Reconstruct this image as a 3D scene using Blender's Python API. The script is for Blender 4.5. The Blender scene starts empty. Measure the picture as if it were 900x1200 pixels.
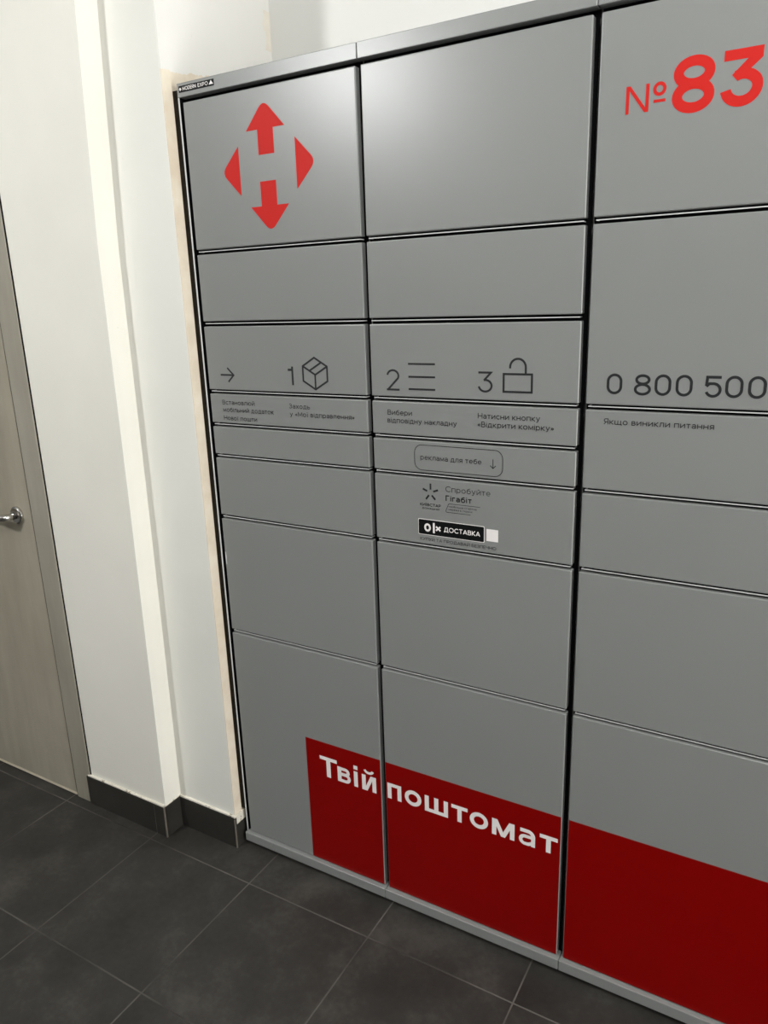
import bpy, bmesh, math
from mathutils import Vector, Matrix

# ------------------------------------------------------------------ camera
SC = bpy.context.scene
COL = SC.collection
cam = bpy.data.cameras.new('camera')
cam.sensor_fit = 'VERTICAL'
cam.sensor_height = 36.0
cam.lens = 26.2976
cam.clip_start = 0.01
cam_ob = bpy.data.objects.new('camera', cam)
COL.objects.link(cam_ob)
right = Vector((0.86505479, 0.50071821, -0.03100779))
down = Vector((0.10989029, -0.24943146, -0.96213724))
fwd = Vector((-0.48949396, 0.82889397, -0.27079595))
M = Matrix((right, -down, -fwd)).transposed().to_4x4()
M.translation = Vector((1.29529, -1.37516, 1.50846))
cam_ob.matrix_world = M
SC.camera = cam_ob

# ------------------------------------------------------------------ light and exposure
SC.view_settings.view_transform = 'Standard'
SC.view_settings.look = 'None'
SC.view_settings.gamma = 1.0
SC.view_settings.use_curve_mapping = False
SC.view_settings.exposure = 0.0
CEIL = 2.95
world = bpy.data.worlds.new('world')
SC.world = world
world.use_nodes = True
world.node_tree.nodes['Background'].inputs[0].default_value = (0.9, 0.95, 1.0, 1)
world.node_tree.nodes['Background'].inputs[1].default_value = 0.02


def globe_light(name, x, y, z, power, radius, colour=(1.0, 1.0, 0.99)):
    """a globe light below ceiling height"""
    l = bpy.data.lights.new(name, 'POINT')
    l.shadow_soft_size = radius
    l.energy = power
    l.color = colour
    o = bpy.data.objects.new(name, l)
    COL.objects.link(o)
    o.location = (x, y, z)
    return o


globe_light('ceiling_lamp_behind', -1.05, -2.46, 2.70, 139, 0.12)
globe_light('added_lamp_overhead', 1.65, -1.3, 2.72, 72, 0.12)  # unseen lamp added to brighten the right-hand lockers
# unseen light from the right, added to brighten the right-facing wall ends
side_light = bpy.data.lights.new('added_side_light', 'AREA')
side_light.shape = 'RECTANGLE'
side_light.size, side_light.size_y = 1.0, 2.3
side_light.energy = 112
side_light.color = (1.0, 0.99, 0.965)
side_light_ob = bpy.data.objects.new('added_side_light', side_light)
COL.objects.link(side_light_ob)
side_light_ob.location = (4.3, -0.75, 1.25)
side_light_ob.rotation_euler = (math.radians(90), 0, math.radians(90))

# ------------------------------------------------------------------ materials


def new_mat(name):
    m = bpy.data.materials.new(name)
    m.use_nodes = True
    nt = m.node_tree
    return m, nt, nt.nodes['Principled BSDF']


def node(nt, kind, **kw):
    n = nt.nodes.new(kind)
    for k, v in kw.items():
        setattr(n, k, v)
    return n


def mathn(nt, op, a, b=None, c=None):
    n = node(nt, 'ShaderNodeMath', operation=op)
    for i, v in enumerate((a, b, c)):
        if v is None:
            continue
        if isinstance(v, (int, float)):
            n.inputs[i].default_value = v
        else:
            nt.links.new(v, n.inputs[i])
    return n.outputs[0]


def objco(nt, scale=(1, 1, 1)):
    tc = node(nt, 'ShaderNodeTexCoord')
    mp = node(nt, 'ShaderNodeMapping')
    mp.inputs['Scale'].default_value = scale
    nt.links.new(tc.outputs['Object'], mp.inputs['Vector'])
    return mp.outputs['Vector']


def noise(nt, vec, scale, detail=4, rough=0.55):
    n = node(nt, 'ShaderNodeTexNoise')
    n.inputs['Scale'].default_value = scale
    n.inputs['Detail'].default_value = detail
    n.inputs['Roughness'].default_value = rough
    nt.links.new(vec, n.inputs['Vector'])
    return n.outputs['Fac']


def ramp(nt, fac, stops):
    r = node(nt, 'ShaderNodeValToRGB')
    el = r.color_ramp.elements
    while len(el) < len(stops):
        el.new(0.5)
    for e, (p, c) in zip(el, stops):
        e.position = p
        e.color = (*c, 1)
    nt.links.new(fac, r.inputs['Fac'])
    return r.outputs['Color']


def mixc(nt, fac, a, b):
    n = node(nt, 'ShaderNodeMix', data_type='RGBA')
    ins = [s for s in n.inputs if s.enabled]
    for s, v in zip((n.inputs[0], n.inputs[6], n.inputs[7]), (fac, a, b)):
        if isinstance(v, (int, float)):
            s.default_value = v
        elif isinstance(v, tuple):
            s.default_value = (*v, 1)
        else:
            nt.links.new(v, s)
    return n.outputs[2]


def bump(nt, bsdf, h, strength, dist=0.002):
    b = node(nt, 'ShaderNodeBump')
    b.inputs['Strength'].default_value = strength
    b.inputs['Distance'].default_value = dist
    nt.links.new(h, b.inputs['Height'])
    nt.links.new(b.outputs['Normal'], bsdf.inputs['Normal'])


def plain(name, col, rough=0.5, metal=0.0, spec=0.5, var=0.04, nscale=30, bmp=0.0, bscale=300):
    m, nt, p = new_mat(name)
    v = objco(nt)
    f = noise(nt, v, nscale)
    lo = tuple(c * (1 - var) for c in col)
    hi = tuple(min(1, c * (1 + var)) for c in col)
    nt.links.new(ramp(nt, f, [(0.3, lo), (0.7, hi)]), p.inputs['Base Color'])
    p.inputs['Roughness'].default_value = rough
    p.inputs['Metallic'].default_value = metal
    p.inputs['Specular IOR Level'].default_value = spec
    if bmp:
        bump(nt, p, noise(nt, v, bscale, 2), bmp, 0.001)
    return m


MAT = {}
MAT['locker'] = plain('grey powder coat', (0.228, 0.235, 0.227), 0.31, spec=0.5, var=0.015, nscale=3, bmp=0.03, bscale=700)
MAT['edge'] = plain('grey coated steel edge', (0.60, 0.61, 0.60), 0.35, spec=0.5, var=0.02)
MAT['seal_shade'] = plain('black rubber and gap shade', (0.0035, 0.0035, 0.004), 0.8, spec=0.06)  # in the locker gaps this black stands in for shade
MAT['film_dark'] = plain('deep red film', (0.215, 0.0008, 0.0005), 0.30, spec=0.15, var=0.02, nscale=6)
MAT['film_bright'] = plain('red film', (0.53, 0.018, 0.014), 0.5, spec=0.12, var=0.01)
MAT['ink'] = plain('dark grey print', (0.018, 0.019, 0.02), 0.5, spec=0.3)
MAT['ink_soft'] = plain('small grey print', (0.016, 0.017, 0.017), 0.5, spec=0.3)
MAT['white'] = plain('white print', (0.86, 0.82, 0.80), 0.5, spec=0.3, var=0.01)
MAT['black'] = plain('black sticker', (0.005, 0.006, 0.006), 0.5, spec=0.12)
MAT['residue'] = plain('glue residue', (0.23, 0.235, 0.228), 0.55, var=0.05, nscale=400)
MAT['chip'] = plain('bare primer', (0.62, 0.62, 0.60), 0.6)
MAT['chrome'] = plain('polished nickel', (0.62, 0.60, 0.57), 0.18, metal=1.0)
MAT['steel'] = plain('dull aluminium trim', (0.17, 0.15, 0.12), 0.5, metal=0.2, var=0.15, nscale=40)
MAT['shade'] = plain('dark brown gap foam', (0.022, 0.018, 0.013), 0.9, spec=0.1, var=0.3, nscale=60)  # dark colour standing in for shade between locker and wall
MAT['foot'] = plain('black plastic', (0.01, 0.01, 0.01), 0.5)
MAT['strip'] = plain('cream weather strip', (0.62, 0.56, 0.44), 0.5, var=0.08)
MAT['ceiling'] = plain('ceiling paint', (0.5, 0.5, 0.49), 0.9)


def wall_paint(name, col, dirty=0.05):
    m, nt, p = new_mat(name)
    v = objco(nt)
    f = noise(nt, v, 2.2, 5, 0.6)
    c1 = ramp(nt, f, [(0.3, tuple(c * (1 - dirty) for c in col)), (0.7, tuple(min(1, c * (1 + dirty * .4)) for c in col))])
    sp = noise(nt, v, 55, 3, 0.5)
    k = ramp(nt, sp, [(0.74, (0, 0, 0)), (0.80, (1, 1, 1))])
    nt.links.new(mixc(nt, mathn(nt, 'MULTIPLY', k, 0.18), c1, (0.45, 0.42, 0.36)), p.inputs['Base Color'])
    p.inputs['Roughness'].default_value = 0.62
    p.inputs['Specular IOR Level'].default_value = 0.3
    bump(nt, p, noise(nt, v, 26, 5, 0.6), 0.12, 0.004)
    return m, nt, p, v


MAT['wall'] = wall_paint('white wall paint', (0.83, 0.815, 0.74))[0]
MAT['wall_cool'] = wall_paint('cool white wall paint', (0.79, 0.785, 0.73))[0]
MAT['wall_grey'] = wall_paint('plain white wall paint', (0.78, 0.78, 0.75), 0.02)[0]
MAT['wall_far'] = wall_paint('grey lobby paint', (0.17, 0.17, 0.165), 0.03)[0]


def niche_material():
    # painted above, bare beige plaster below the line where the paint stops
    m, nt, p, v = wall_paint('half painted plaster', (0.80, 0.79, 0.75))
    white = p.inputs['Base Color'].links[0].from_socket
    sx = node(nt, 'ShaderNodeSeparateXYZ')
    nt.links.new(v, sx.inputs[0])
    n = noise(nt, v, 35, 4)
    zz = mathn(nt, 'ADD', sx.outputs['Z'], mathn(nt, 'MULTIPLY', n, -0.03))
    zz = mathn(nt, 'ADD', zz, mathn(nt, 'MULTIPLY', sx.outputs['Y'], -0.12))
    low = mathn(nt, 'LESS_THAN', zz, 1.998)
    # a second bare patch at the rear edge higher up
    yb = mathn(nt, 'GREATER_THAN', mathn(nt, 'ADD', sx.outputs['Y'], mathn(nt, 'MULTIPLY', n, 0.06)), 0.378)
    z1 = mathn(nt, 'GREATER_THAN', sx.outputs['Z'], 2.135)
    z2 = mathn(nt, 'LESS_THAN', sx.outputs['Z'], 2.225)
    patch = mathn(nt, 'MULTIPLY', mathn(nt, 'MULTIPLY', yb, z1), mathn(nt, 'MULTIPLY', z2, 0.5))
    fac = mathn(nt, 'MAXIMUM', low, patch)
    beige = ramp(nt, noise(nt, v, 18, 4), [(0.3, (0.70, 0.60, 0.47)), (0.7, (0.80, 0.73, 0.60))])
    nt.links.new(mixc(nt, fac, white, beige), p.inputs['Base Color'])
    return m


MAT['niche'] = niche_material()


def tile_floor():
    m, nt, p = new_mat('dark floor tiles')
    v = objco(nt)
    sx = node(nt, 'ShaderNodeSeparateXYZ')
    nt.links.new(v, sx.inputs[0])

    def joint(s, off, pitch, half):
        q = mathn(nt, 'DIVIDE', mathn(nt, 'SUBTRACT', s, off), pitch)
        fr = mathn(nt, 'ABSOLUTE', mathn(nt, 'SUBTRACT', q, mathn(nt, 'ROUND', q)))
        return mathn(nt, 'MULTIPLY', fr, pitch), mathn(nt, 'FLOOR', q)
    dx, ix = joint(sx.outputs['X'], 0.0955, 0.377, 0)
    dy, iy = joint(sx.outputs['Y'], -0.127, 0.380, 0)
    d = mathn(nt, 'MINIMUM', dx, dy)
    wob = mathn(nt, 'MULTIPLY', noise(nt, v, 40, 3), 0.0012)
    line = node(nt, 'ShaderNodeMapRange')
    nt.links.new(mathn(nt, 'ADD', d, wob), line.inputs['Value'])
    line.inputs['From Min'].default_value = 0.0018
    line.inputs['From Max'].default_value = 0.0030
    line.inputs['To Min'].default_value = 1
    line.inputs['To Max'].default_value = 0
    # each tile its own tone
    cmb = node(nt, 'ShaderNodeCombineXYZ')
    nt.links.new(ix, cmb.inputs[0])
    nt.links.new(iy, cmb.inputs[1])
    wn = node(nt, 'ShaderNodeTexWhiteNoise', noise_dimensions='2D')
    nt.links.new(cmb.outputs[0], wn.inputs['Vector'])
    big = noise(nt, v, 5.5, 6, 0.62)
    fine = noise(nt, v, 60, 4, 0.6)
    tone = mathn(nt, 'ADD', mathn(nt, 'MULTIPLY', big, 0.75), mathn(nt, 'MULTIPLY', fine, 0.25))
    tone = mathn(nt, 'ADD', tone, mathn(nt, 'MULTIPLY', mathn(nt, 'SUBTRACT', wn.outputs['Value'], 0.5), 0.07))
    tile = ramp(nt, tone, [(0.34, (0.019, 0.0178, 0.0155)), (0.52, (0.032, 0.0298, 0.0262)), (0.68, (0.058, 0.054, 0.048))])
    gt = ramp(nt, noise(nt, v, 3.5, 3), [(0.35, (0.022, 0.020, 0.018)), (0.68, (0.12, 0.112, 0.10))])
    nt.links.new(mixc(nt, line.outputs[0], tile, gt), p.inputs['Base Color'])
    r = node(nt, 'ShaderNodeMapRange')
    nt.links.new(big, r.inputs['Value'])
    r.inputs['To Min'].default_value = 0.42
    r.inputs['To Max'].default_value = 0.62
    nt.links.new(r.outputs[0], p.inputs['Roughness'])
    p.inputs['Specular IOR Level'].default_value = 0.32
    h = mathn(nt, 'SUBTRACT', mathn(nt, 'MULTIPLY', fine, 0.15), line.outputs[0])
    bump(nt, p, h, 0.35, 0.0012)
    return m


MAT['floor'] = tile_floor()


def skirting_tile():
    m, nt, p = new_mat('dark skirting tile')
    v = objco(nt)
    f = noise(nt, v, 9, 5, 0.6)
    nt.links.new(ramp(nt, f, [(0.3, (0.020, 0.019, 0.0165)), (0.7, (0.034, 0.032, 0.028))]), p.inputs['Base Color'])
    p.inputs['Roughness'].default_value = 0.45
    p.inputs['Specular IOR Level'].default_value = 0.35
    return m


MAT['skirting'] = skirting_tile()


def dirty_plaster():
    m, nt, p = new_mat('cream filler')
    v = objco(nt, (1, 1, 1))
    k = ramp(nt, noise(nt, v, 38, 4, 0.65), [(0.60, (0, 0, 0)), (0.66, (1, 1, 1))])
    base = ramp(nt, noise(nt, v, 12, 3), [(0.3, (0.66, 0.62, 0.52)), (0.7, (0.80, 0.77, 0.68))])
    nt.links.new(mixc(nt, mathn(nt, 'MULTIPLY', k, 0.8), base, (0.16, 0.13, 0.09)), p.inputs['Base Color'])
    p.inputs['Roughness'].default_value = 0.8
    bump(nt, p, noise(nt, v, 90, 4), 0.4, 0.003)
    return m


MAT['filler'] = dirty_plaster()


def door_laminate(name, lo, hi):
    m, nt, p = new_mat(name)
    v = objco(nt, (9, 9, 1.3))
    f = noise(nt, v, 1.4, 6, 0.65)
    v2 = objco(nt, (1, 1, 1))
    g = noise(nt, v2, 3.0, 4, 0.6)
    t = mathn(nt, 'ADD', mathn(nt, 'MULTIPLY', f, 0.6), mathn(nt, 'MULTIPLY', g, 0.4))
    nt.links.new(ramp(nt, t, [(0.34, lo), (0.66, hi)]), p.inputs['Base Color'])
    p.inputs['Roughness'].default_value = 0.48
    bump(nt, p, f, 0.05, 0.001)
    return m


MAT['leaf'] = door_laminate('mottled greige laminate', (0.27, 0.243, 0.187), (0.37, 0.34, 0.27))
MAT['frame'] = door_laminate('greige door frame', (0.255, 0.235, 0.187), (0.36, 0.338, 0.278))

# ------------------------------------------------------------------ mesh helpers


def link(name, bm, mat, parent=None, bevel=0.0, seg=2, smooth=False):
    me = bpy.data.meshes.new(name)
    bmesh.ops.recalc_face_normals(bm, faces=bm.faces)
    bm.to_mesh(me)
    bm.free()
    me.materials.append(MAT[mat])
    o = bpy.data.objects.new(name, me)
    COL.objects.link(o)
    if parent:
        o.parent = parent
    if smooth:
        for p in me.polygons:
            p.use_smooth = True
    if bevel:
        b = o.modifiers.new('bevel', 'BEVEL')
        b.width = bevel
        b.segments = seg
        b.limit_method = 'ANGLE'
    return o


def add_box(bm, x0, x1, y0, y1, z0, z1):
    v = [bm.verts.new((x, y, z)) for z in (z0, z1) for y in (y0, y1) for x in (x0, x1)]
    for q in ((0, 1, 3, 2), (4, 6, 7, 5), (0, 4, 5, 1), (2, 3, 7, 6), (0, 2, 6, 4), (1, 5, 7, 3)):
        bm.faces.new([v[i] for i in q])
    return bm


def boxes(*bs):
    bm = bmesh.new()
    for b in bs:
        add_box(bm, *b)
    return bm


def prism(bm, pts_bottom, z0, pts_top, z1):
    a = [bm.verts.new((x, y, z0)) for x, y in pts_bottom]
    b = [bm.verts.new((x, y, z1)) for x, y in pts_top]
    n = len(a)
    bm.faces.new(a)
    bm.faces.new(b)
    for i in range(n):
        bm.faces.new((a[i], a[(i + 1) % n], b[(i + 1) % n], b[i]))


def structure(o):
    o['kind'] = 'structure'
    return o


def empty(name, loc=(0, 0, 0)):
    o = bpy.data.objects.new(name, None)
    o.location = loc
    COL.objects.link(o)
    return o


def tube(bm, path, radii, n=14):
    """a round bar along a path, closed at both ends"""
    rings = []
    up = Vector((0, 0, 1))
    P = [Vector(p) for p in path]
    for i, p in enumerate(P):
        d = (P[min(i + 1, len(P) - 1)] - P[max(i - 1, 0)]).normalized()
        u = up if abs(d.z) < 0.9 else Vector((1, 0, 0))
        a = d.cross(u).normalized()
        b = d.cross(a).normalized()
        r = radii[i]
        ra, rb = r if isinstance(r, tuple) else (r, r)
        rings.append([bm.verts.new(p + a * ra * math.cos(t) + b * rb * math.sin(t))
                      for t in [2 * math.pi * k / n for k in range(n)]])
    for r0, r1 in zip(rings, rings[1:]):
        for k in range(n):
            bm.faces.new((r0[k], r0[(k + 1) % n], r1[(k + 1) % n], r1[k]))
    bm.faces.new(rings[0])
    bm.faces.new(rings[-1])


# flat prints on the door fronts: outlines in (x, z), standing `t` proud of y = y0
class Print:
    def __init__(self, t=0.0004, y0=0.0):
        self.bm = bmesh.new()
        self.t, self.y0 = t, y0

    def poly(self, pts):
        self.t += 3e-6
        f = [self.bm.verts.new((x, self.y0 - self.t, z)) for x, z in pts]
        b = [self.bm.verts.new((x, self.y0, z)) for x, z in pts]
        n = len(f)
        self.bm.faces.new(f)
        for i in range(n):
            self.bm.faces.new((f[i], f[(i + 1) % n], b[(i + 1) % n], b[i]))
        return self

    def rect(self, x0, x1, z0, z1):
        return self.poly([(x0, z0), (x1, z0), (x1, z1), (x0, z1)])

    def stroke(self, pts, w, closed=False):
        P = [Vector(p) for p in pts]
        P = [q for i, q in enumerate(P) if not i or (q - P[i - 1]).length > 1e-6]
        n = len(P)
        L, Rr = [], []
        for i in range(n):
            if closed:
                a, b = P[i - 1], P[(i + 1) % n]
                d0, d1 = (P[i] - a).normalized(), (b - P[i]).normalized()
            else:
                d0 = (P[i] - P[i - 1]).normalized() if i else (P[1] - P[0]).normalized()
                d1 = (P[i + 1] - P[i]).normalized() if i < n - 1 else d0
            n0, n1 = Vector((-d0.y, d0.x)), Vector((-d1.y, d1.x))
            m = n0 + n1
            m = m / max(m.length_squared, 1e-9) * 2 if m.length > 1e-6 else n0
            if m.length > 2.4:
                m = m.normalized() * 2.4
            L.append(P[i] + m * w / 2)
            Rr.append(P[i] - m * w / 2)
        self.t += 3e-6
        y1 = self.y0 - self.t
        VL = [self.bm.verts.new((p.x, y1, p.y)) for p in L]
        VR = [self.bm.verts.new((p.x, y1, p.y)) for p in Rr]
        for i in range(n if closed else n - 1):
            j = (i + 1) % n
            self.bm.faces.new((VL[i], VL[j], VR[j], VR[i]))
        return self

    def link(self, name, mat, parent):
        me = bpy.data.meshes.new(name)
        for f in self.bm.faces:
            f.normal_update()
            if f.normal.y > 0.5:
                f.normal_flip()
        self.bm.to_mesh(me)
        self.bm.free()
        me.materials.append(MAT[mat])
        o = bpy.data.objects.new(name, me)
        COL.objects.link(o)
        o.parent = parent
        return o


def arc(cx, cz, rx, rz, a0, a1, n=18):
    return [(cx + rx * math.cos(math.radians(a0 + (a1 - a0) * i / n)),
             cz + rz * math.sin(math.radians(a0 + (a1 - a0) * i / n))) for i in range(n + 1)]


def ring(cx, cz, rx, rz, n=40):
    return arc(cx, cz, rx, rz, 0, 360, n)[:-1]


def stadium(cx, cz, rx, rz):
    s = rz - rx
    return arc(cx, cz + s, rx, rx, 0, 180, 16) + arc(cx, cz - s, rx, rx, 180, 360, 16)


def rrect(x0, x1, z0, z1, r, n=8):
    return (arc(x1 - r, z1 - r, r, r, 0, 90, n) + arc(x0 + r, z1 - r, r, r, 90, 180, n)
            + arc(x0 + r, z0 + r, r, r, 180, 270, n) + arc(x1 - r, z0 + r, r, r, 270, 360, n))


def round_corner(pts, idx, r, n=6):
    """replace corner idx of a polygon with a quadratic round"""
    p, a, b = Vector(pts[idx]), Vector(pts[idx - 1]), Vector(pts[(idx + 1) % len(pts)])
    s, e = p + (a - p).normalized() * r, p + (b - p).normalized() * r
    out = []
    for i in range(n + 1):
        t = i / n
        q = s * (1 - t) ** 2 + p * 2 * t * (1 - t) + e * t * t
        out.append((q.x, q.y))
    return pts[:idx] + out + pts[idx + 1:]


# a plain geometric alphabet drawn in strokes: {letter: (ink width, strokes)}, capitals 1 high, small letters 0.74 high
def alphabet():
    G = {' ': (0.22, [])}
    st = lambda x, h=0.74, b=0.0: [(x, b), (x, h)]
    brev = lambda cx, z: arc(cx, z, 0.13, 0.10, 190, 350, 8)
    G['а'] = (0.50, [arc(0.25, 0.48, 0.20, 0.21, 155, 0, 10) + [(0.45, 0.0)],
                     [(0.45, 0.40), (0.22, 0.40)] + arc(0.21, 0.225, 0.16, 0.175, 90, 270, 10)[1:] + [(0.26, 0.05), (0.45, 0.20)]])
    G['б'] = (0.58, [ring(0.30, 0.33, 0.25, 0.28, 24), [(0.05, 0.33), (0.06, 0.55), (0.13, 0.75), (0.28, 0.86), (0.52, 0.93)]])
    G['в'] = (0.50, [st(0.05), [(0.05, 0.69), (0.28, 0.69)] + arc(0.28, 0.54, 0.13, 0.15, 90, -90, 8)[1:] + [(0.05, 0.39)],
                     [(0.28, 0.39)] + arc(0.31, 0.22, 0.15, 0.17, 90, -90, 8) + [(0.05, 0.05)]])
    G['г'] = (0.40, [[(0.05, 0.0), (0.05, 0.69), (0.40, 0.69)]])
    G['д'] = (0.64, [[(0.04, -0.13), (0.04, 0.05), (0.60, 0.05), (0.60, -0.13)], [(0.11, 0.05), (0.19, 0.69), (0.50, 0.69), (0.50, 0.05)]])
    G['е'] = (0.58, [[(0.06, 0.37)] + arc(0.30, 0.37, 0.24, 0.32, 0, 318, 24)])
    G['ж'] = (0.80, [st(0.40), [(0.05, 0.74), (0.36, 0.37), (0.03, 0.0)], [(0.75, 0.74), (0.44, 0.37), (0.77, 0.0)]])
    G['з'] = (0.46, [arc(0.20, 0.54, 0.18, 0.15, 150, -90, 12) + [(0.14, 0.39)], arc(0.21, 0.22, 0.20, 0.17, 90, -150, 12)])
    G['и'] = (0.58, [st(0.05), st(0.53), [(0.05, 0.06), (0.53, 0.68)]])
    G['й'] = (0.58, G['и'][1] + [brev(0.29, 0.97)])
    G['і'] = (0.10, [st(0.05), [(0.05, 0.87), (0.05, 0.98)]])
    G['ї'] = (0.26, [st(0.13), [(0.02, 0.87), (0.02, 0.98)], [(0.24, 0.87), (0.24, 0.98)]])
    G['к'] = (0.52, [st(0.05), [(0.49, 0.74), (0.13, 0.37), (0.51, 0.0)], [(0.05, 0.37), (0.15, 0.37)]])
    G['л'] = (0.55, [[(0.0, 0.05), (0.07, 0.08), (0.12, 0.30), (0.14, 0.69), (0.50, 0.69), (0.50, 0.0)]])
    G['м'] = (0.68, [[(0.05, 0.0), (0.05, 0.68), (0.34, 0.12), (0.63, 0.68), (0.63, 0.0)]])
    G['н'] = (0.58, [st(0.05), st(0.53), [(0.05, 0.37), (0.53, 0.37)]])
    G['о'] = (0.62, [ring(0.31, 0.37, 0.26, 0.32, 26)])
    G['п'] = (0.58, [[(0.05, 0.0), (0.05, 0.69), (0.53, 0.69), (0.53, 0.0)]])
    G['р'] = (0.60, [st(0.05, 0.74, -0.22), ring(0.30, 0.37, 0.25, 0.32, 24)])
    G['с'] = (0.52, [arc(0.31, 0.37, 0.26, 0.32, 45, 315, 18)])
    G['т'] = (0.50, [[(0.0, 0.69), (0.50, 0.69)], st(0.25)])
    G['у'] = (0.58, [[(0.04, 0.74), (0.30, 0.06)], [(0.54, 0.74), (0.27, -0.02), (0.20, -0.14), (0.05, -0.17)]])
    G['х'] = (0.52, [[(0.02, 0.0), (0.50, 0.74)], [(0.02, 0.74), (0.50, 0.0)]])
    G['ч'] = (0.55, [[(0.05, 0.74), (0.05, 0.46)] + arc(0.20, 0.46, 0.15, 0.14, 180, 270, 5)[1:] + [(0.50, 0.32)], st(0.50)])
    G['ш'] = (0.82, [st(0.05), st(0.41), st(0.77), [(0.05, 0.05), (0.77, 0.05)]])
    G['щ'] = (0.90, G['ш'][1] + [[(0.77, 0.05), (0.87, 0.05), (0.87, -0.13)]])
    G['ь'] = (0.50, [st(0.05), [(0.05, 0.42), (0.29, 0.42)] + arc(0.29, 0.235, 0.17, 0.185, 90, -90, 9)[1:] + [(0.05, 0.05)]])
    G['ю'] = (0.80, [st(0.05), [(0.05, 0.37), (0.24, 0.37)], ring(0.49, 0.37, 0.26, 0.32, 24)])
    G['я'] = (0.50, [st(0.45), [(0.45, 0.69), (0.22, 0.69)] + arc(0.22, 0.50, 0.17, 0.19, 90, 270, 9)[1:] + [(0.45, 0.31)], [(0.24, 0.31), (0.04, 0.0)]])
    c = lambda x: st(x, 1.0)
    G['А'] = (0.74, [[(0.03, 0.0), (0.37, 0.97)], [(0.71, 0.0), (0.37, 0.97)], [(0.15, 0.28), (0.59, 0.28)]])
    G['Б'] = (0.62, [[(0.56, 0.95), (0.05, 0.95), (0.05, 0.05), (0.35, 0.05)] + arc(0.35, 0.30, 0.22, 0.25, -90, 90, 9)[1:] + [(0.05, 0.55)]])
    G['В'] = (0.62, [c(0.05), [(0.05, 0.95), (0.34, 0.95)] + arc(0.34, 0.74, 0.18, 0.21, 90, -90, 9)[1:] + [(0.05, 0.53)],
                     [(0.34, 0.53)] + arc(0.37, 0.29, 0.20, 0.24, 90, -90, 9) + [(0.05, 0.05)]])
    G['Г'] = (0.50, [[(0.05, 0.0), (0.05, 0.95), (0.50, 0.95)]])
    G['Д'] = (0.80, [[(0.04, -0.16), (0.04, 0.05), (0.76, 0.05), (0.76, -0.16)], [(0.13, 0.05), (0.24, 0.95), (0.64, 0.95), (0.64, 0.05)]])
    G['Е'] = (0.54, [[(0.54, 0.95), (0.05, 0.95), (0.05, 0.05), (0.54, 0.05)], [(0.05, 0.51), (0.48, 0.51)]])
    G['З'] = (0.58, [arc(0.26, 0.74, 0.23, 0.21, 150, -90, 14) + [(0.18, 0.53)], arc(0.27, 0.29, 0.26, 0.24, 90, -150, 14)])
    G['И'] = (0.72, [c(0.05), c(0.67), [(0.05, 0.06), (0.67, 0.94)]])
    G['Й'] = (0.72, G['И'][1] + [brev(0.36, 1.24)])
    G['І'] = (0.10, [c(0.05)])
    G['Ї'] = (0.26, [c(0.13), [(0.01, 1.10), (0.01, 1.22)], [(0.25, 1.10), (0.25, 1.22)]])
    G['К'] = (0.62, [c(0.05), [(0.59, 1.0), (0.14, 0.50), (0.61, 0.0)], [(0.05, 0.50), (0.17, 0.50)]])
    G['М'] = (0.84, [[(0.05, 0.0), (0.05, 0.93), (0.42, 0.20), (0.79, 0.93), (0.79, 0.0)]])
    G['Н'] = (0.72, [c(0.05), c(0.67), [(0.05, 0.50), (0.67, 0.50)]])
    G['О'] = (0.90, [ring(0.45, 0.50, 0.40, 0.45, 30)])
    G['П'] = (0.70, [[(0.05, 0.0), (0.05, 0.95), (0.65, 0.95), (0.65, 0.0)]])
    G['Р'] = (0.60, [c(0.05), [(0.05, 0.95), (0.33, 0.95)] + arc(0.33, 0.69, 0.22, 0.26, 90, -90, 10)[1:] + [(0.05, 0.43)]])
    G['С'] = (0.76, [arc(0.45, 0.50, 0.40, 0.45, 45, 315, 22)])
    G['Т'] = (0.64, [[(0.0, 0.95), (0.64, 0.95)], c(0.32)])
    G['У'] = (0.66, [[(0.04, 1.0), (0.34, 0.36)], [(0.62, 1.0), (0.28, 0.22), (0.20, 0.08), (0.06, 0.06)]])
    G['Ч'] = (0.64, [[(0.05, 1.0), (0.05, 0.62)] + arc(0.24, 0.62, 0.19, 0.18, 180, 270, 6)[1:] + [(0.59, 0.44)], c(0.59)])
    G['Ш'] = (0.94, [c(0.05), c(0.47), c(0.89), [(0.05, 0.05), (0.89, 0.05)]])
    G['Я'] = (0.60, [c(0.55), [(0.55, 0.95), (0.27, 0.95)] + arc(0.27, 0.69, 0.22, 0.26, 90, 270, 10)[1:] + [(0.55, 0.43)], [(0.28, 0.43), (0.05, 0.0)]])
    G['«'] = (0.42, [[(0.20, 0.58), (0.04, 0.36), (0.20, 0.14)], [(0.40, 0.58), (0.24, 0.36), (0.40, 0.14)]])
    G['»'] = (0.42, [[(0.02, 0.58), (0.18, 0.36), (0.02, 0.14)], [(0.22, 0.58), (0.38, 0.36), (0.22, 0.14)]])
    for lat, cyr in zip('MOEXP', 'МОЕХР'):
        if cyr in G:
            G[lat] = G[cyr]
    G['X'] = (0.66, [[(0.03, 0.0), (0.63, 1.0)], [(0.03, 1.0), (0.63, 0.0)]])
    G['N'] = (0.72, [c(0.05), c(0.67), [(0.05, 0.94), (0.67, 0.06)]])
    G['R'] = (0.62, G['Р'][1] + [[(0.32, 0.43), (0.58, 0.0)]])
    G['D'] = (0.72, [[(0.05, 0.0), (0.05, 0.95), (0.28, 0.95)] + arc(0.28, 0.50, 0.39, 0.45, 90, -90, 14)[1:] + [(0.05, 0.05)]])
    return G


GLYPHS = alphabet()


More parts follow.
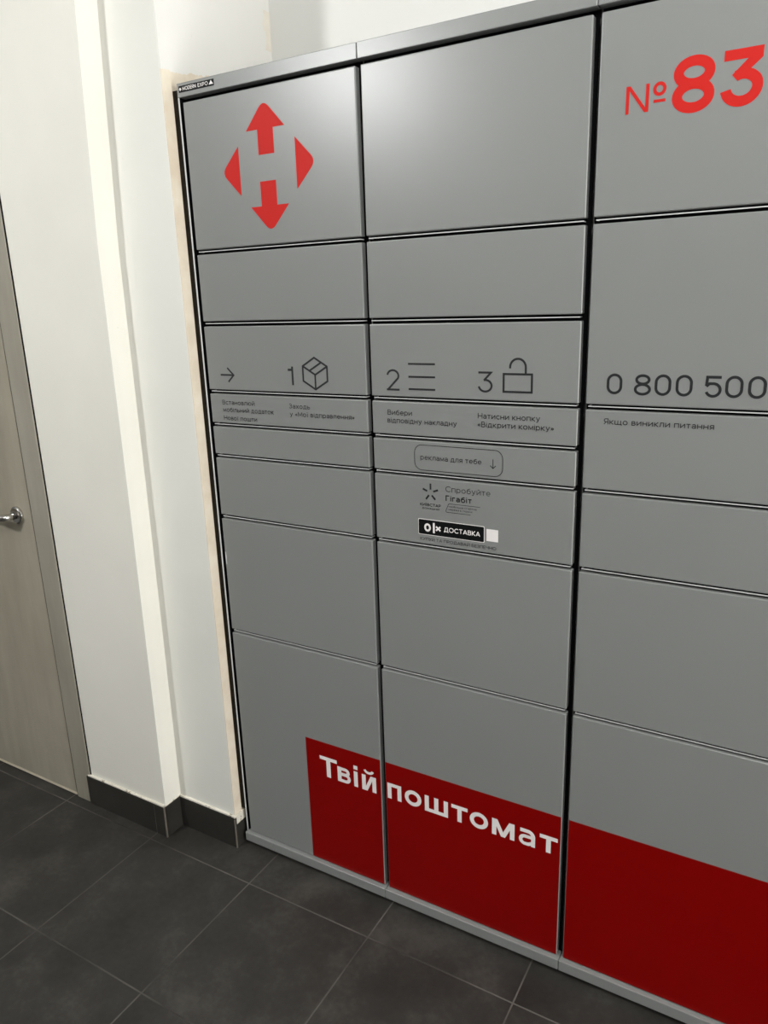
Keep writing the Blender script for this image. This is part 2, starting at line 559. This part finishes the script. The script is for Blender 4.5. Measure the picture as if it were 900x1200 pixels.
def write(pr, s, x0, x1, base, cap, weight=0.105, gap=0.13):
    """one printed line from x0 to x1, baseline at z = base, capitals `cap` high"""
    total = sum(GLYPHS[ch][0] + gap for ch in s) - gap
    k = (x1 - x0) / total
    x = x0
    for ch in s:
        wd, strokes = GLYPHS[ch]
        for q in strokes:
            closed = len(q) > 20 and (Vector(q[0]) - Vector(q[-1])).length < 0.2 and ch in 'оОбрюO'
            pr.stroke([(x + a * k, base + b * cap) for a, b in q], weight * cap, closed)
        x += (wd + gap) * k


# ------------------------------------------------------------------ the room
XL, XR, YF, YB = -2.6, 4.4, -5.2, 0.374
structure(link('floor', boxes((XL - .1, XR + .1, YF - .1, YB + .1, -0.06, 0)), 'floor'))
structure(link('ceiling', boxes((XL - .1, XR + .1, YF - .1, YB + .1, CEIL, CEIL + 0.06)), 'ceiling'))
structure(link('wall_west', boxes((XL - .1, XL, YF, YB, 0, CEIL)), 'wall_far'))
structure(link('wall_east', boxes((XR, XR + .1, YF, YB, 0, CEIL)), 'wall_far'))
structure(link('wall_front', boxes((XL - .1, XR + .1, YF - .1, YF, 0, CEIL)), 'wall_far'))
structure(link('wall_back', boxes((-0.03, XR + .1, YB, YB + .1, 0, CEIL)), 'wall_grey'))

# left wall with the door opening; its right end stands proud as a shallow pilaster
DX0, DX1, DZ = -1.545, -0.563, 2.08
A = -0.090
bm = boxes((XL, DX0, A, YB, 0, CEIL), (DX0, DX1, A, YB, DZ, CEIL))
lean = [(0.0, -0.2430), (1.0, -0.2315), (1.65, -0.2270), (2.2, -0.2000), (CEIL, -0.185)]
for (z0, x0), (z1, x1) in zip(lean, lean[1:]):
    prism(bm, [(DX1, A), (x0, A), (x0, YB), (DX1, YB)], z0, [(DX1, A), (x1, A), (x1, YB), (DX1, YB)], z1)
bmesh.ops.remove_doubles(bm, verts=bm.verts, dist=1e-5)
structure(link('wall_left', bm, 'wall'))

# the recessed stretch of wall between pilaster and lockers
B = -0.028
bm = boxes((-0.26, -0.031, B, YB, 0, CEIL))
structure(link('wall_middle', bm, 'wall_cool', bevel=0.002))
# its end face beside the lockers, only painted higher up
structure(link('wall_right', boxes((-0.0318, -0.0295, B + 0.0004, YB, 0, CEIL)), 'niche'))

# tiled skirting with a filler bead on top and metal corner trims
S = 0.099
structure(link('baseboard_left', boxes((-0.578, -0.2825, A - 0.0085, A, 0, S),
                                       (-0.2812, -0.2385, A - 0.0085, A, 0, S),
                                       (-0.247, -0.2385, A - 0.001, B - 0.001, 0, S)), 'skirting'))
structure(link('baseboard_middle', boxes((-0.2385, -0.024, B - 0.0075, B, 0, S - 0.001)), 'skirting'))
structure(link('baseboard_right', boxes((-0.0295, -0.023, B - 0.0075, 0.02, 0, 0.074)), 'skirting'))
structure(link('trim_1', boxes((-0.574, -0.2400, A - 0.0075, A + 0.001, S, S + 0.0055),
                               (-0.246, -0.2400, A - 0.0075, B, S, S + 0.0055)), 'filler', bevel=0.002))
structure(link('trim_2', boxes((-0.2400, -0.026, B - 0.0065, B + 0.001, S - 0.001, S + 0.005),
                               (-0.030, -0.0245, B - 0.0065, 0.012, 0.074, 0.1035)), 'filler', bevel=0.0015))
structure(link('trim_3', boxes((-0.2420, -0.2370, A - 0.0100, A - 0.0065, 0, S + 0.002),
                               (-0.2825, -0.2812, A - 0.0086, A - 0.004, 0, S)), 'steel', bevel=0.001))
structure(link('trim_4', boxes((-0.0270, -0.0222, B - 0.0092, B - 0.0055, 0, S - 0.004)), 'steel', bevel=0.001))

# the door in the left wall
door = structure(empty('door_1', (-1.05, A, 0)))


def at(o, parent):
    o.matrix_parent_inverse = Matrix.Translation(-Vector(parent.location))
    return o


LX1, LX0 = -0.6475, -1.4600
at(link('door_frame', boxes((-0.643, DX1 - 0.0035, A - 0.005, A + 0.12, 0, DZ - 0.004),
                            (DX0 + 0.0035, -1.4645, A - 0.005, A + 0.12, 0, DZ - 0.004),
                            (-1.4645, -0.643, A - 0.005, A + 0.12, DZ - 0.083, DZ - 0.004)), 'frame', door, bevel=0.0012), door)
at(link('door_leaf', boxes((LX0, LX1, A - 0.004, A + 0.040, 0.0135, DZ - 0.088)), 'leaf', door, bevel=0.001), door)
at(link('door_gasket', boxes((LX1 + 0.0002, -0.6432, A - 0.0026, A + 0.04, 0.002, DZ - 0.084),
                             (LX0 - 0.0042, LX0 - 0.0002, A + 0.002, A + 0.04, 0.002, DZ - 0.084),
                             (LX0, LX1, A + 0.002, A + 0.04, DZ - 0.0878, DZ - 0.0832),
                             (DX1 - 0.0034, DX1 - 0.0001, A - 0.0022, A + 0.1, 0, DZ - 0.001),
                             (DX0 + 0.0001, DX0 + 0.0034, A - 0.0022, A + 0.1, 0, DZ - 0.001)), 'seal_shade', door), door)
at(link('weather_strip', boxes((LX0, LX1, A - 0.004, A + 0.03, 0.004, 0.0125)), 'strip', door), door)
HX, HZ, HY = -0.709, 0.939, A - 0.004
hb = bmesh.new()
tube(hb, [(HX, HY, HZ), (HX, HY - 0.007, HZ), (HX, HY - 0.010, HZ)], [0.0265, 0.0265, 0.022], 32)
h = at(link('handle', hb, 'chrome', door, bevel=0.001, smooth=False), door)
lb = bmesh.new()
tube(lb, [(HX, HY - 0.008, HZ), (HX, HY - 0.030, HZ), (HX - 0.003, HY - 0.043, HZ), (HX - 0.012, HY - 0.050, HZ),
          (HX - 0.030, HY - 0.052, HZ - 0.001), (HX - 0.065, HY - 0.050, HZ + 0.003), (HX - 0.095, HY - 0.050, HZ + 0.006),
          (HX - 0.118, HY - 0.049, HZ + 0.002), (HX - 0.126, HY - 0.049, HZ)],
     [0.0105, 0.0100, 0.0105, 0.0105, (0.0085, 0.0110), (0.0075, 0.0105), (0.0075, 0.0100), (0.0070, 0.0090), (0.004, 0.005)], 20)
link('lever', lb, 'chrome', h, smooth=True)

# ------------------------------------------------------------------ the parcel lockers
FZ = 0.008
Zt = dict(t1=1.9538, b1=1.6447, t2=1.6337, b2=1.4838, t3=1.4718, b3=1.3236, t4=1.3132, b4=1.2431, t5=1.2328,
          b5=1.1647, t6=1.1542, b6=1.0065, t7=0.9954, b7=0.6890, t8=0.6778, b8=0.0530)
Z = {k: v - FZ for k, v in Zt.items()}
HEAD0, HEAD1 = 1.9560, 1.9845
PL0, PL1 = 0.0150, 0.0425
DEPTH = 0.355
ROWS8 = [('b%d' % i, 't%d' % i) for i in range(1, 9)]
ROWS6 = [('b1', 't1'), ('b3', 't2'), ('b5', 't4'), ('b6', 't6'), ('b7', 't7'), ('b8', 't8')]


def locker(label, c0, c1, d0, d1, rows, side=None):
    root = empty('parcel_locker', ((c0 + c1) / 2, 0.17, 0))
    root['label'] = label
    root['category'] = 'parcel locker'
    root['group'] = 'parcel locker columns'

    def part(name, bm, mat, **kw):
        return at(link(name, bm, mat, root, **kw), root)
    g = 0.0006
    part('body', boxes((c0 + g, c1 - g, 0.021, DEPTH, PL0 + 0.002, HEAD1 - 0.002)), 'locker')
    part('door_gap_shade', boxes((c0 + 0.004, c1 - 0.001, 0.0185, 0.0225, PL1 - 0.004, HEAD0 + 0.004)), 'seal_shade')  # black sheet that paints the shade behind the door gaps
    part('header', boxes((c0 + g, c1 - g, -0.002, DEPTH + 0.002, HEAD0, HEAD1)), 'locker', bevel=0.0012)
    part('plinth', boxes((c0 + g, c1 - g, -0.0105, DEPTH, PL0, PL1)), 'locker', bevel=0.0016, seg=3)
    for fx in (c0 + 0.05, c1 - 0.05):
        for fy in (0.05, DEPTH - 0.05):
            fb = bmesh.new()
            tube(fb, [(fx, fy, 0), (fx, fy, 0.006), (fx, fy, 0.0075), (fx, fy, PL0 + 0.003)], [0.022, 0.022, 0.008, 0.008], 20)
            part('foot', fb, 'foot')
    if side is not None:
        part('side_panel', boxes((side, side + 0.0036, -0.001, DEPTH, PL1 - 0.001, HEAD0 + 0.001)), 'edge', bevel=0.0008)
        part('side_gap_shade', boxes((side + 0.0036, side + 0.0046, 0.0004, 0.02, PL1 - 0.001, HEAD0 + 0.002)), 'seal_shade')  # black strip painting the shade inside the side panel gap
        part('gap_shade', boxes((side - 0.0168, side - 0.0002, 0.0020, 0.030, 0.112, HEAD1 - 0.012)), 'shade')  # dark strip put in as the shade between side panel and wall
    # thin shelf fronts seen in the slots between doors
    for (b, t), (b2, t2) in zip(rows, rows[1:]):
        mid = (Z[b] + Z[t2]) / 2 + 0.0008
        part('shelf_edge', boxes((d0 + 0.004, d1 - 0.004, 0.0030, 0.0050, mid - 0.0008, mid + 0.0010),
                                 (d0 + 0.004, d0 + 0.006, 0.0040, 0.0195, mid - 0.0008, mid + 0.0010),
                                 (d1 - 0.006, d1 - 0.004, 0.0040, 0.0195, mid - 0.0008, mid + 0.0010)), 'edge')
    doors = []
    for b, t in rows:
        d = part('door', boxes((d0, d1, 0.0, 0.0175, Z[b], Z[t])), 'locker', bevel=0.0021, seg=3)
        doors.append(d)
    return root, doors


def stick(pr, name, mat, door_part, root):
    return pr.link(name, mat, door_part)


R1, D1 = locker('grey parcel locker column next to the white wall, red arrow emblem on its top door',
                -0.0125, 0.4562, 0.0, 0.4500, ROWS8, side=-0.0125)
R2, D2 = locker('middle grey parcel locker column with steps 2 and 3 and advert stickers',
                0.4562, 0.9142, 0.4622, 0.9072, ROWS8)
R3, D3 = locker('grey parcel locker column bearing the red number 83 and phone number',
                0.9142, 1.3830, 0.9210, 1.3710, ROWS6)

# --- red arrow emblem on the top door of the first column
p = Print()
cx = 0.2232
up = [(0.1722, 1.8655), (0.2228, 1.9205), (0.2742, 1.8655), (0.2440, 1.8655), (0.2440, 1.8162), (0.2024, 1.8162), (0.2024, 1.8655)]
p.poly(round_corner(up, 1, 0.020))
dn = [(0.1720, 1.7148), (0.2012, 1.7148), (0.2012, 1.7640), (0.2435, 1.7640), (0.2435, 1.7148), (0.2745, 1.7148), (0.2229, 1.6605)]
p.poly(round_corner(dn, 6, 0.020))
le = [(0.1474, 1.8395), (0.1474, 1.7398), (0.0975, 1.7905)]
p.poly(round_corner(le, 2, 0.018))
ri = [(0.2985, 1.8408), (0.3487, 1.7905), (0.2985, 1.7405)]
p.poly(round_corner(ri, 1, 0.018))
stick(p, 'emblem', 'film_bright', D1[0], R1)

# --- column one: arrow, step 1 with parcel pictogram
w = 0.0041
p = Print()
p.stroke([(0.0405, 1.3512), (0.0815, 1.3512)], w)
p.stroke([(0.0628, 1.3680), (0.0812, 1.3512), (0.0636, 1.3350)], w)
stick(p, 'pictogram', 'ink', D1[2], R1)
p = Print()
p.stroke([(0.3168, 1.3940), (0.3500, 1.3752), (0.3500, 1.3432), (0.3171, 1.3242), (0.2846, 1.3425), (0.2846, 1.3752)], w, True)
p.stroke([(0.2846, 1.3752), (0.3176, 1.3566), (0.3500, 1.3752)], w)
p.stroke([(0.3174, 1.3566), (0.3171, 1.3245)], w)
p.stroke([(0.3025, 1.3652), (0.3350, 1.3838)], w)
stick(p, 'pictogram', 'ink', D1[2], R1)
p = Print()
p.stroke([(0.2425, 1.3664), (0.2545, 1.3664)], 0.0050)
p.stroke([(0.2550, 1.3738), (0.2550, 1.3322)], 0.0052)
stick(p, 'lettering', 'ink', D1[2], R1)
p = Print()
for s, a, b, z in (('Встановлюй', .0383, .1382, 1.2805), ('мобільний додаток', .0390, .1935, 1.2629), ('Нової пошти', .0393, .1422, 1.2428)):
    write(p, s, a, b, z, 0.0106, 0.132)
stick(p, 'lettering', 'ink_soft', D1[3], R1)
p = Print()
for s, a, b, z in (('Заходь', .2395, .2981, 1.2792), ('у «Мої відправлення»', .2405, .4162, 1.2612)):
    write(p, s, a, b, z, 0.0106, 0.132)
stick(p, 'lettering', 'ink_soft', D1[3], R1)

# --- column two: steps 2 and 3
p = Print()
for z in (1.3836, 1.3574, 1.3322):
    p.rect(0.5522, 0.6135, z - 0.0019, z + 0.0019)
stick(p, 'pictogram', 'ink', D2[2], R2)
p = Print()
p.stroke([(0.7608, 1.3670), (0.8175, 1.3670), (0.8175, 1.3331), (0.7608, 1.3331)], w, True)
p.stroke([(0.7736, 1.3778)] + arc(0.7893, 1.3800, 0.0157, 0.0160, 178, 0, 20) + [(0.8050, 1.3672)], w)
stick(p, 'pictogram', 'ink', D2[2], R2)
p = Print()
n2 = arc(0.5156, 1.3588, 0.0132, 0.0113, 172, -28, 18) + [(0.5035, 1.3304)]
p.stroke(n2, 0.0042)
p.stroke([(0.5002, 1.3301), (0.5309, 1.3301)], 0.0040)
stick(p, 'lettering', 'ink', D2[2], R2)
p = Print()
p.stroke([(0.7081, 1.3691), (0.7345, 1.3691), (0.7200, 1.3539)], 0.0041)
p.stroke([(0.7196, 1.3545), (0.7228, 1.3549)] + arc(0.7226, 1.3436, 0.0134, 0.0113, 85, -172, 22), 0.0041)
stick(p, 'lettering', 'ink', D2[2], R2)
p = Print()
for s, a, b, z in (('Вибери', .5003, .5588, 1.2768), ('відповідну накладну', .4995, .6614, 1.2600),
                   ):
    write(p, s, a, b, z, 0.0108, 0.13)
stick(p, 'lettering', 'ink_soft', D2[3], R2)
p = Print()
for s, a, b, z in (('Натисни кнопку', .7072, .8352, 1.2787), ('«Відкрити комірку»', .7070, .8628, 1.2618)):
    write(p, s, a, b, z, 0.0108, 0.13)
stick(p, 'lettering', 'ink_soft', D2[3], R2)

# "advert for you" bubble
p = Print()
p.stroke(rrect(0.5631, 0.7609, 1.1630, 1.2166, 0.0170), 0.0014, True)
p.stroke([(0.7404, 1.1980), (0.7404, 1.1798)], 0.0015)
p.stroke([(0.7343, 1.1848), (0.7404, 1.1792), (0.7462, 1.1848)], 0.0015)
write(p, 'реклама для тебе', .5768, .7154, 1.1853, 0.0108, 0.12)
stick(p, 'lettering', 'ink_soft', D2[4], R2)

# adverts
p = Print()
for a, b in (((0.5996, 1.1350), (0.5995, 1.1218)), ((0.5812, 1.1225), (0.5917, 1.1180)), ((0.6172, 1.1222), (0.6060, 1.1180)),
             ((0.5884, 1.0999), (0.5957, 1.1095)), ((0.6106, 1.1006), (0.6025, 1.1096))):
    p.stroke([a, b], 0.0040)
write(p, 'КИЇВСТАР', .5745, .6232, 1.0850, 0.0058, 0.19)
write(p, 'ДОМАШНІЙ', .5790, .6200, 1.0780, 0.0036, 0.2)
stick(p, 'emblem', 'ink', D2[5], R2)
p = Print()
write(p, 'Спробуйте', .6345, .7351, 1.1208, 0.0120, 0.10)
write(p, 'Гігабіт', .6352, .6941, 1.1012, 0.0116, 0.18, 0.17)
stick(p, 'lettering', 'ink_soft', D2[5], R2)
p = Print()
p.stroke([(0.7128, 1.0953), (0.6445, 1.0953)] + arc(0.6440, 1.0922, 0.0032, 0.0032, 95, 160, 4)
         + [(0.6352, 1.0800)] + arc(0.6378, 1.0792, 0.0028, 0.0028, 170, 270, 5) + [(0.6915, 1.0764)], 0.0009)
write(p, 'найбільша гігабітна', .6418, .7050, 1.0876, 0.0040, 0.12)
write(p, 'мережа в Україні', .6414, .6952, 1.0812, 0.0040, 0.12)
stick(p, 'lettering', 'ink_soft', D2[5], R2)
p = Print()
write(p, 'КУПУЙ ТА ПРОДАВАЙ БЕЗПЕЧНО', .5731, .7490, 1.0072, 0.0068, 0.13)
stick(p, 'lettering', 'ink_soft', D2[5], R2)
p = Print(0.0004)
p.poly(rrect(0.5686, 0.7230, 1.0200, 1.0555, 0.0030))
p.rect(0.7272, 0.7528, 1.0250, 1.0508)
s1 = stick(p, 'sticker', 'white', D2[5], R2)
s1['label'] = 'white sticker backing'
p = Print(0.0003, -0.0004)
p.poly(rrect(0.5699, 0.7217, 1.0213, 1.0542, 0.0022))
s2 = stick(p, 'sticker', 'black', D2[5], R2)
s2['label'] = 'black delivery sticker with white lettering'
p = Print(0.0003, -0.0007)
p.stroke(ring(0.5914, 1.0372, 0.0057, 0.0070), 0.0045, True)
p.rect(0.6042, 0.6086, 1.0262, 1.0490)
p.stroke([(0.6118, 1.0418), (0.6222, 1.0326)], 0.0038)
p.stroke([(0.6222, 1.0418), (0.6118, 1.0326)], 0.0038)
write(p, 'ДОСТАВКА', .6308, .7131, 1.0327, 0.0098, 0.17)
stick(p, 'lettering', 'white', D2[5], R2)
p = Print(0.0002)
p.rect(0.7739, 0.8110, 1.1212, 1.1298)
stick(p, 'sticker_residue', 'residue', D2[5], R2)

# --- column three: red number, phone number
p = Print()
p.stroke([(0.9686, 1.7900), (0.9686, 1.8308)], 0.0052)
p.stroke([(0.9996, 1.7900), (0.9996, 1.8308)], 0.0052)
p.poly([(0.9662, 1.8308), (0.9725, 1.8308), (1.0020, 1.7900), (0.9957, 1.7900)])
p.stroke(ring(1.0182, 1.8208, 0.0076, 0.0078), 0.0050, True)
p.rect(1.0096, 1.0278, 1.8015, 1.8058)
stick(p, 'lettering', 'film_bright', D3[0], R3)
p = Print()
p.stroke(ring(1.0685, 1.8367, 0.0228, 0.0160), 0.0150, True)
p.stroke(ring(1.0688, 1.8035, 0.0236, 0.0170), 0.0152, True)
p.rect(1.1106, 1.1645, 1.8435, 1.8580)
p.poly([(1.1445, 1.8437), (1.1645, 1.8437), (1.1645, 1.8425), (1.1480, 1.8284), (1.1308, 1.8152), (1.1233, 1.8236)])
p.stroke([(1.1288, 1.8212), (1.1340, 1.8232)] + arc(1.1378, 1.8058, 0.0222, 0.0180, 84, 0, 10)[:-1] + arc(1.1378, 1.8058, 0.0222, 0.0200, 0, -172, 24), 0.0150)
stick(p, 'lettering', 'film_bright', D3[0], R3)
p = Print()
q = 0.0047
p.stroke(stadium(0.9713, 1.3535, 0.0114, 0.0161), q, True)
stick(p, 'lettering', 'ink', D3[1], R3)
p = Print()
for cx in (1.0541, 1.0889):
    p.stroke(stadium(cx, 1.3535, 0.0114, 0.0161), q, True)
p.stroke(ring(1.0200, 1.3620, 0.0106, 0.0072), q, True)
p.stroke(ring(1.0201, 1.3452, 0.0122, 0.0084), q, True)
stick(p, 'lettering', 'ink', D3[1], R3)
p = Print()
for cx in (1.1675, 1.2022):
    p.stroke(stadium(cx, 1.3535, 0.0114, 0.0161), q, True)
p.stroke([(1.1470, 1.3689), (1.1252, 1.3689), (1.1244, 1.3540)], q)
p.stroke([(1.1243, 1.3533), (1.1290, 1.3580)] + arc(1.1352, 1.3476, 0.0110, 0.0106, 100, -160, 22), q)
stick(p, 'lettering', 'ink', D3[1], R3)
p = Print()
write(p, 'Якщо виникли питання', .9556, 1.1421, 1.2804, 0.0104, 0.135)
stick(p, 'lettering', 'ink_soft', D3[2], R3)

# --- red band along the bottom doors with the white words
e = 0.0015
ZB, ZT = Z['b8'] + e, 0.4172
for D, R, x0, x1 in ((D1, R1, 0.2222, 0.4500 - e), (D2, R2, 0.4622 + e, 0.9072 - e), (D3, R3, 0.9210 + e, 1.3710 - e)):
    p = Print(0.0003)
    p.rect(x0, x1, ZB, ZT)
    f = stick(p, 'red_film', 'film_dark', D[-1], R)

YP = -0.0003
p = Print(0.0003, YP)
p.rect(0.2648, 0.3180, 0.3655, 0.3755)
p.rect(0.2848, 0.2975, 0.3168, 0.3700)
p.rect(0.3190, 0.3308, 0.3166, 0.3602)
p.stroke([(0.3195, 0.3557), (0.3435, 0.3557)] + arc(0.3435, 0.3481, 0.0085, 0.0076, 90, -90, 10) + [(0.3250, 0.3405)], 0.0090)
p.stroke([(0.3250, 0.3398), (0.3445, 0.3398)] + arc(0.3445, 0.3305, 0.0098, 0.0093, 90, -90, 10) + [(0.3195, 0.3212)], 0.0092)
p.rect(0.3692, 0.3805, 0.3168, 0.3615)
p.rect(0.3690, 0.3807, 0.3672, 0.3782)
p.rect(0.3932, 0.4046, 0.3168, 0.3612)
p.rect(0.4236, 0.4350, 0.3168, 0.3612)
p.poly([(0.3990, 0.3168), (0.4090, 0.3168), (0.4292, 0.3612), (0.4192, 0.3612)])
p.stroke(arc(0.4145, 0.3782, 0.0120, 0.0090, 190, 350, 14), 0.0072)
stick(p, 'lettering', 'white', D1[-1], R1)
p = Print(0.0003, YP)
p.rect(0.4678, 0.4790, 0.3170, 0.3610)
p.rect(0.4960, 0.5070, 0.3170, 0.3610)
p.rect(0.4700, 0.5000, 0.3518, 0.3610)
p.stroke(ring(0.5396, 0.3391, 0.0177, 0.0166), 0.0104, True)
for x in (0.5772, 0.6026, 0.6280):
    p.rect(x - 0.0055, x + 0.0055, 0.3170, 0.3605)
p.rect(0.5740, 0.6310, 0.3170, 0.3262)
p.rect(0.6426, 0.6842, 0.3507, 0.3602)
p.rect(0.6581, 0.6690, 0.3166, 0.3560)
p.stroke(ring(0.7130, 0.3388, 0.0177, 0.0164), 0.0104, True)
p.rect(0.7455, 0.7563, 0.3160, 0.3592)
p.rect(0.7893, 0.8001, 0.3160, 0.3592)
p.poly([(0.7475, 0.3592), (0.7585, 0.3592), (0.7728, 0.3290), (0.7872, 0.3592), (0.7981, 0.3592), (0.7778, 0.3160), (0.7678, 0.3160)])
p.stroke([(0.8135, 0.3538), (0.8318, 0.3538)] + arc(0.8318, 0.3418, 0.0124, 0.0120, 90, 0, 10) + [(0.8442, 0.3160)], 0.0095)
p.stroke([(0.8442, 0.3395), (0.8290, 0.3395)] + arc(0.8252, 0.3297, 0.0102, 0.0098, 90, 270, 14) + [(0.8330, 0.3203), (0.8442, 0.3262)], 0.0085)
p.rect(0.8592, 0.9000, 0.3497, 0.3592)
p.rect(0.8741, 0.8848, 0.3156, 0.3550)
stick(p, 'lettering', 'white', D2[-1], R2)

# --- maker's plate on the first header
hd = [o for o in R1.children if o.name.startswith('header')][0]
p = Print(0.0004, -0.002)
p.rect(-0.0062, 0.0962, 1.9652, 1.9782)
pl = stick(p, 'name_plate', 'black', hd, R1)
p = Print(0.0003, -0.0024)
write(p, 'MODERN', 0.0055, 0.0452, 1.9685, 0.0070, 0.16)
write(p, 'EXPO', 0.0505, 0.0795, 1.9685, 0.0070, 0.16)
p.poly([(-0.0048, 1.9717), (-0.0015, 1.9750), (0.0018, 1.9717), (-0.0015, 1.9684)])
p.poly([(0.0822, 1.9685), (0.0945, 1.9685), (0.0885, 1.9765)])
stick(p, 'lettering', 'white', hd, R1)

# --- chipped paint on the edge of a door in the first column
p = Print(0.0003)
p.poly([(0.0020, 0.8985), (0.0045, 0.8960), (0.0052, 0.8850), (0.0044, 0.8740), (0.0050, 0.8640), (0.0022, 0.8625), (0.0014, 0.8800)])
stick(p, 'paint_chip', 'chip', D1[6], R1)
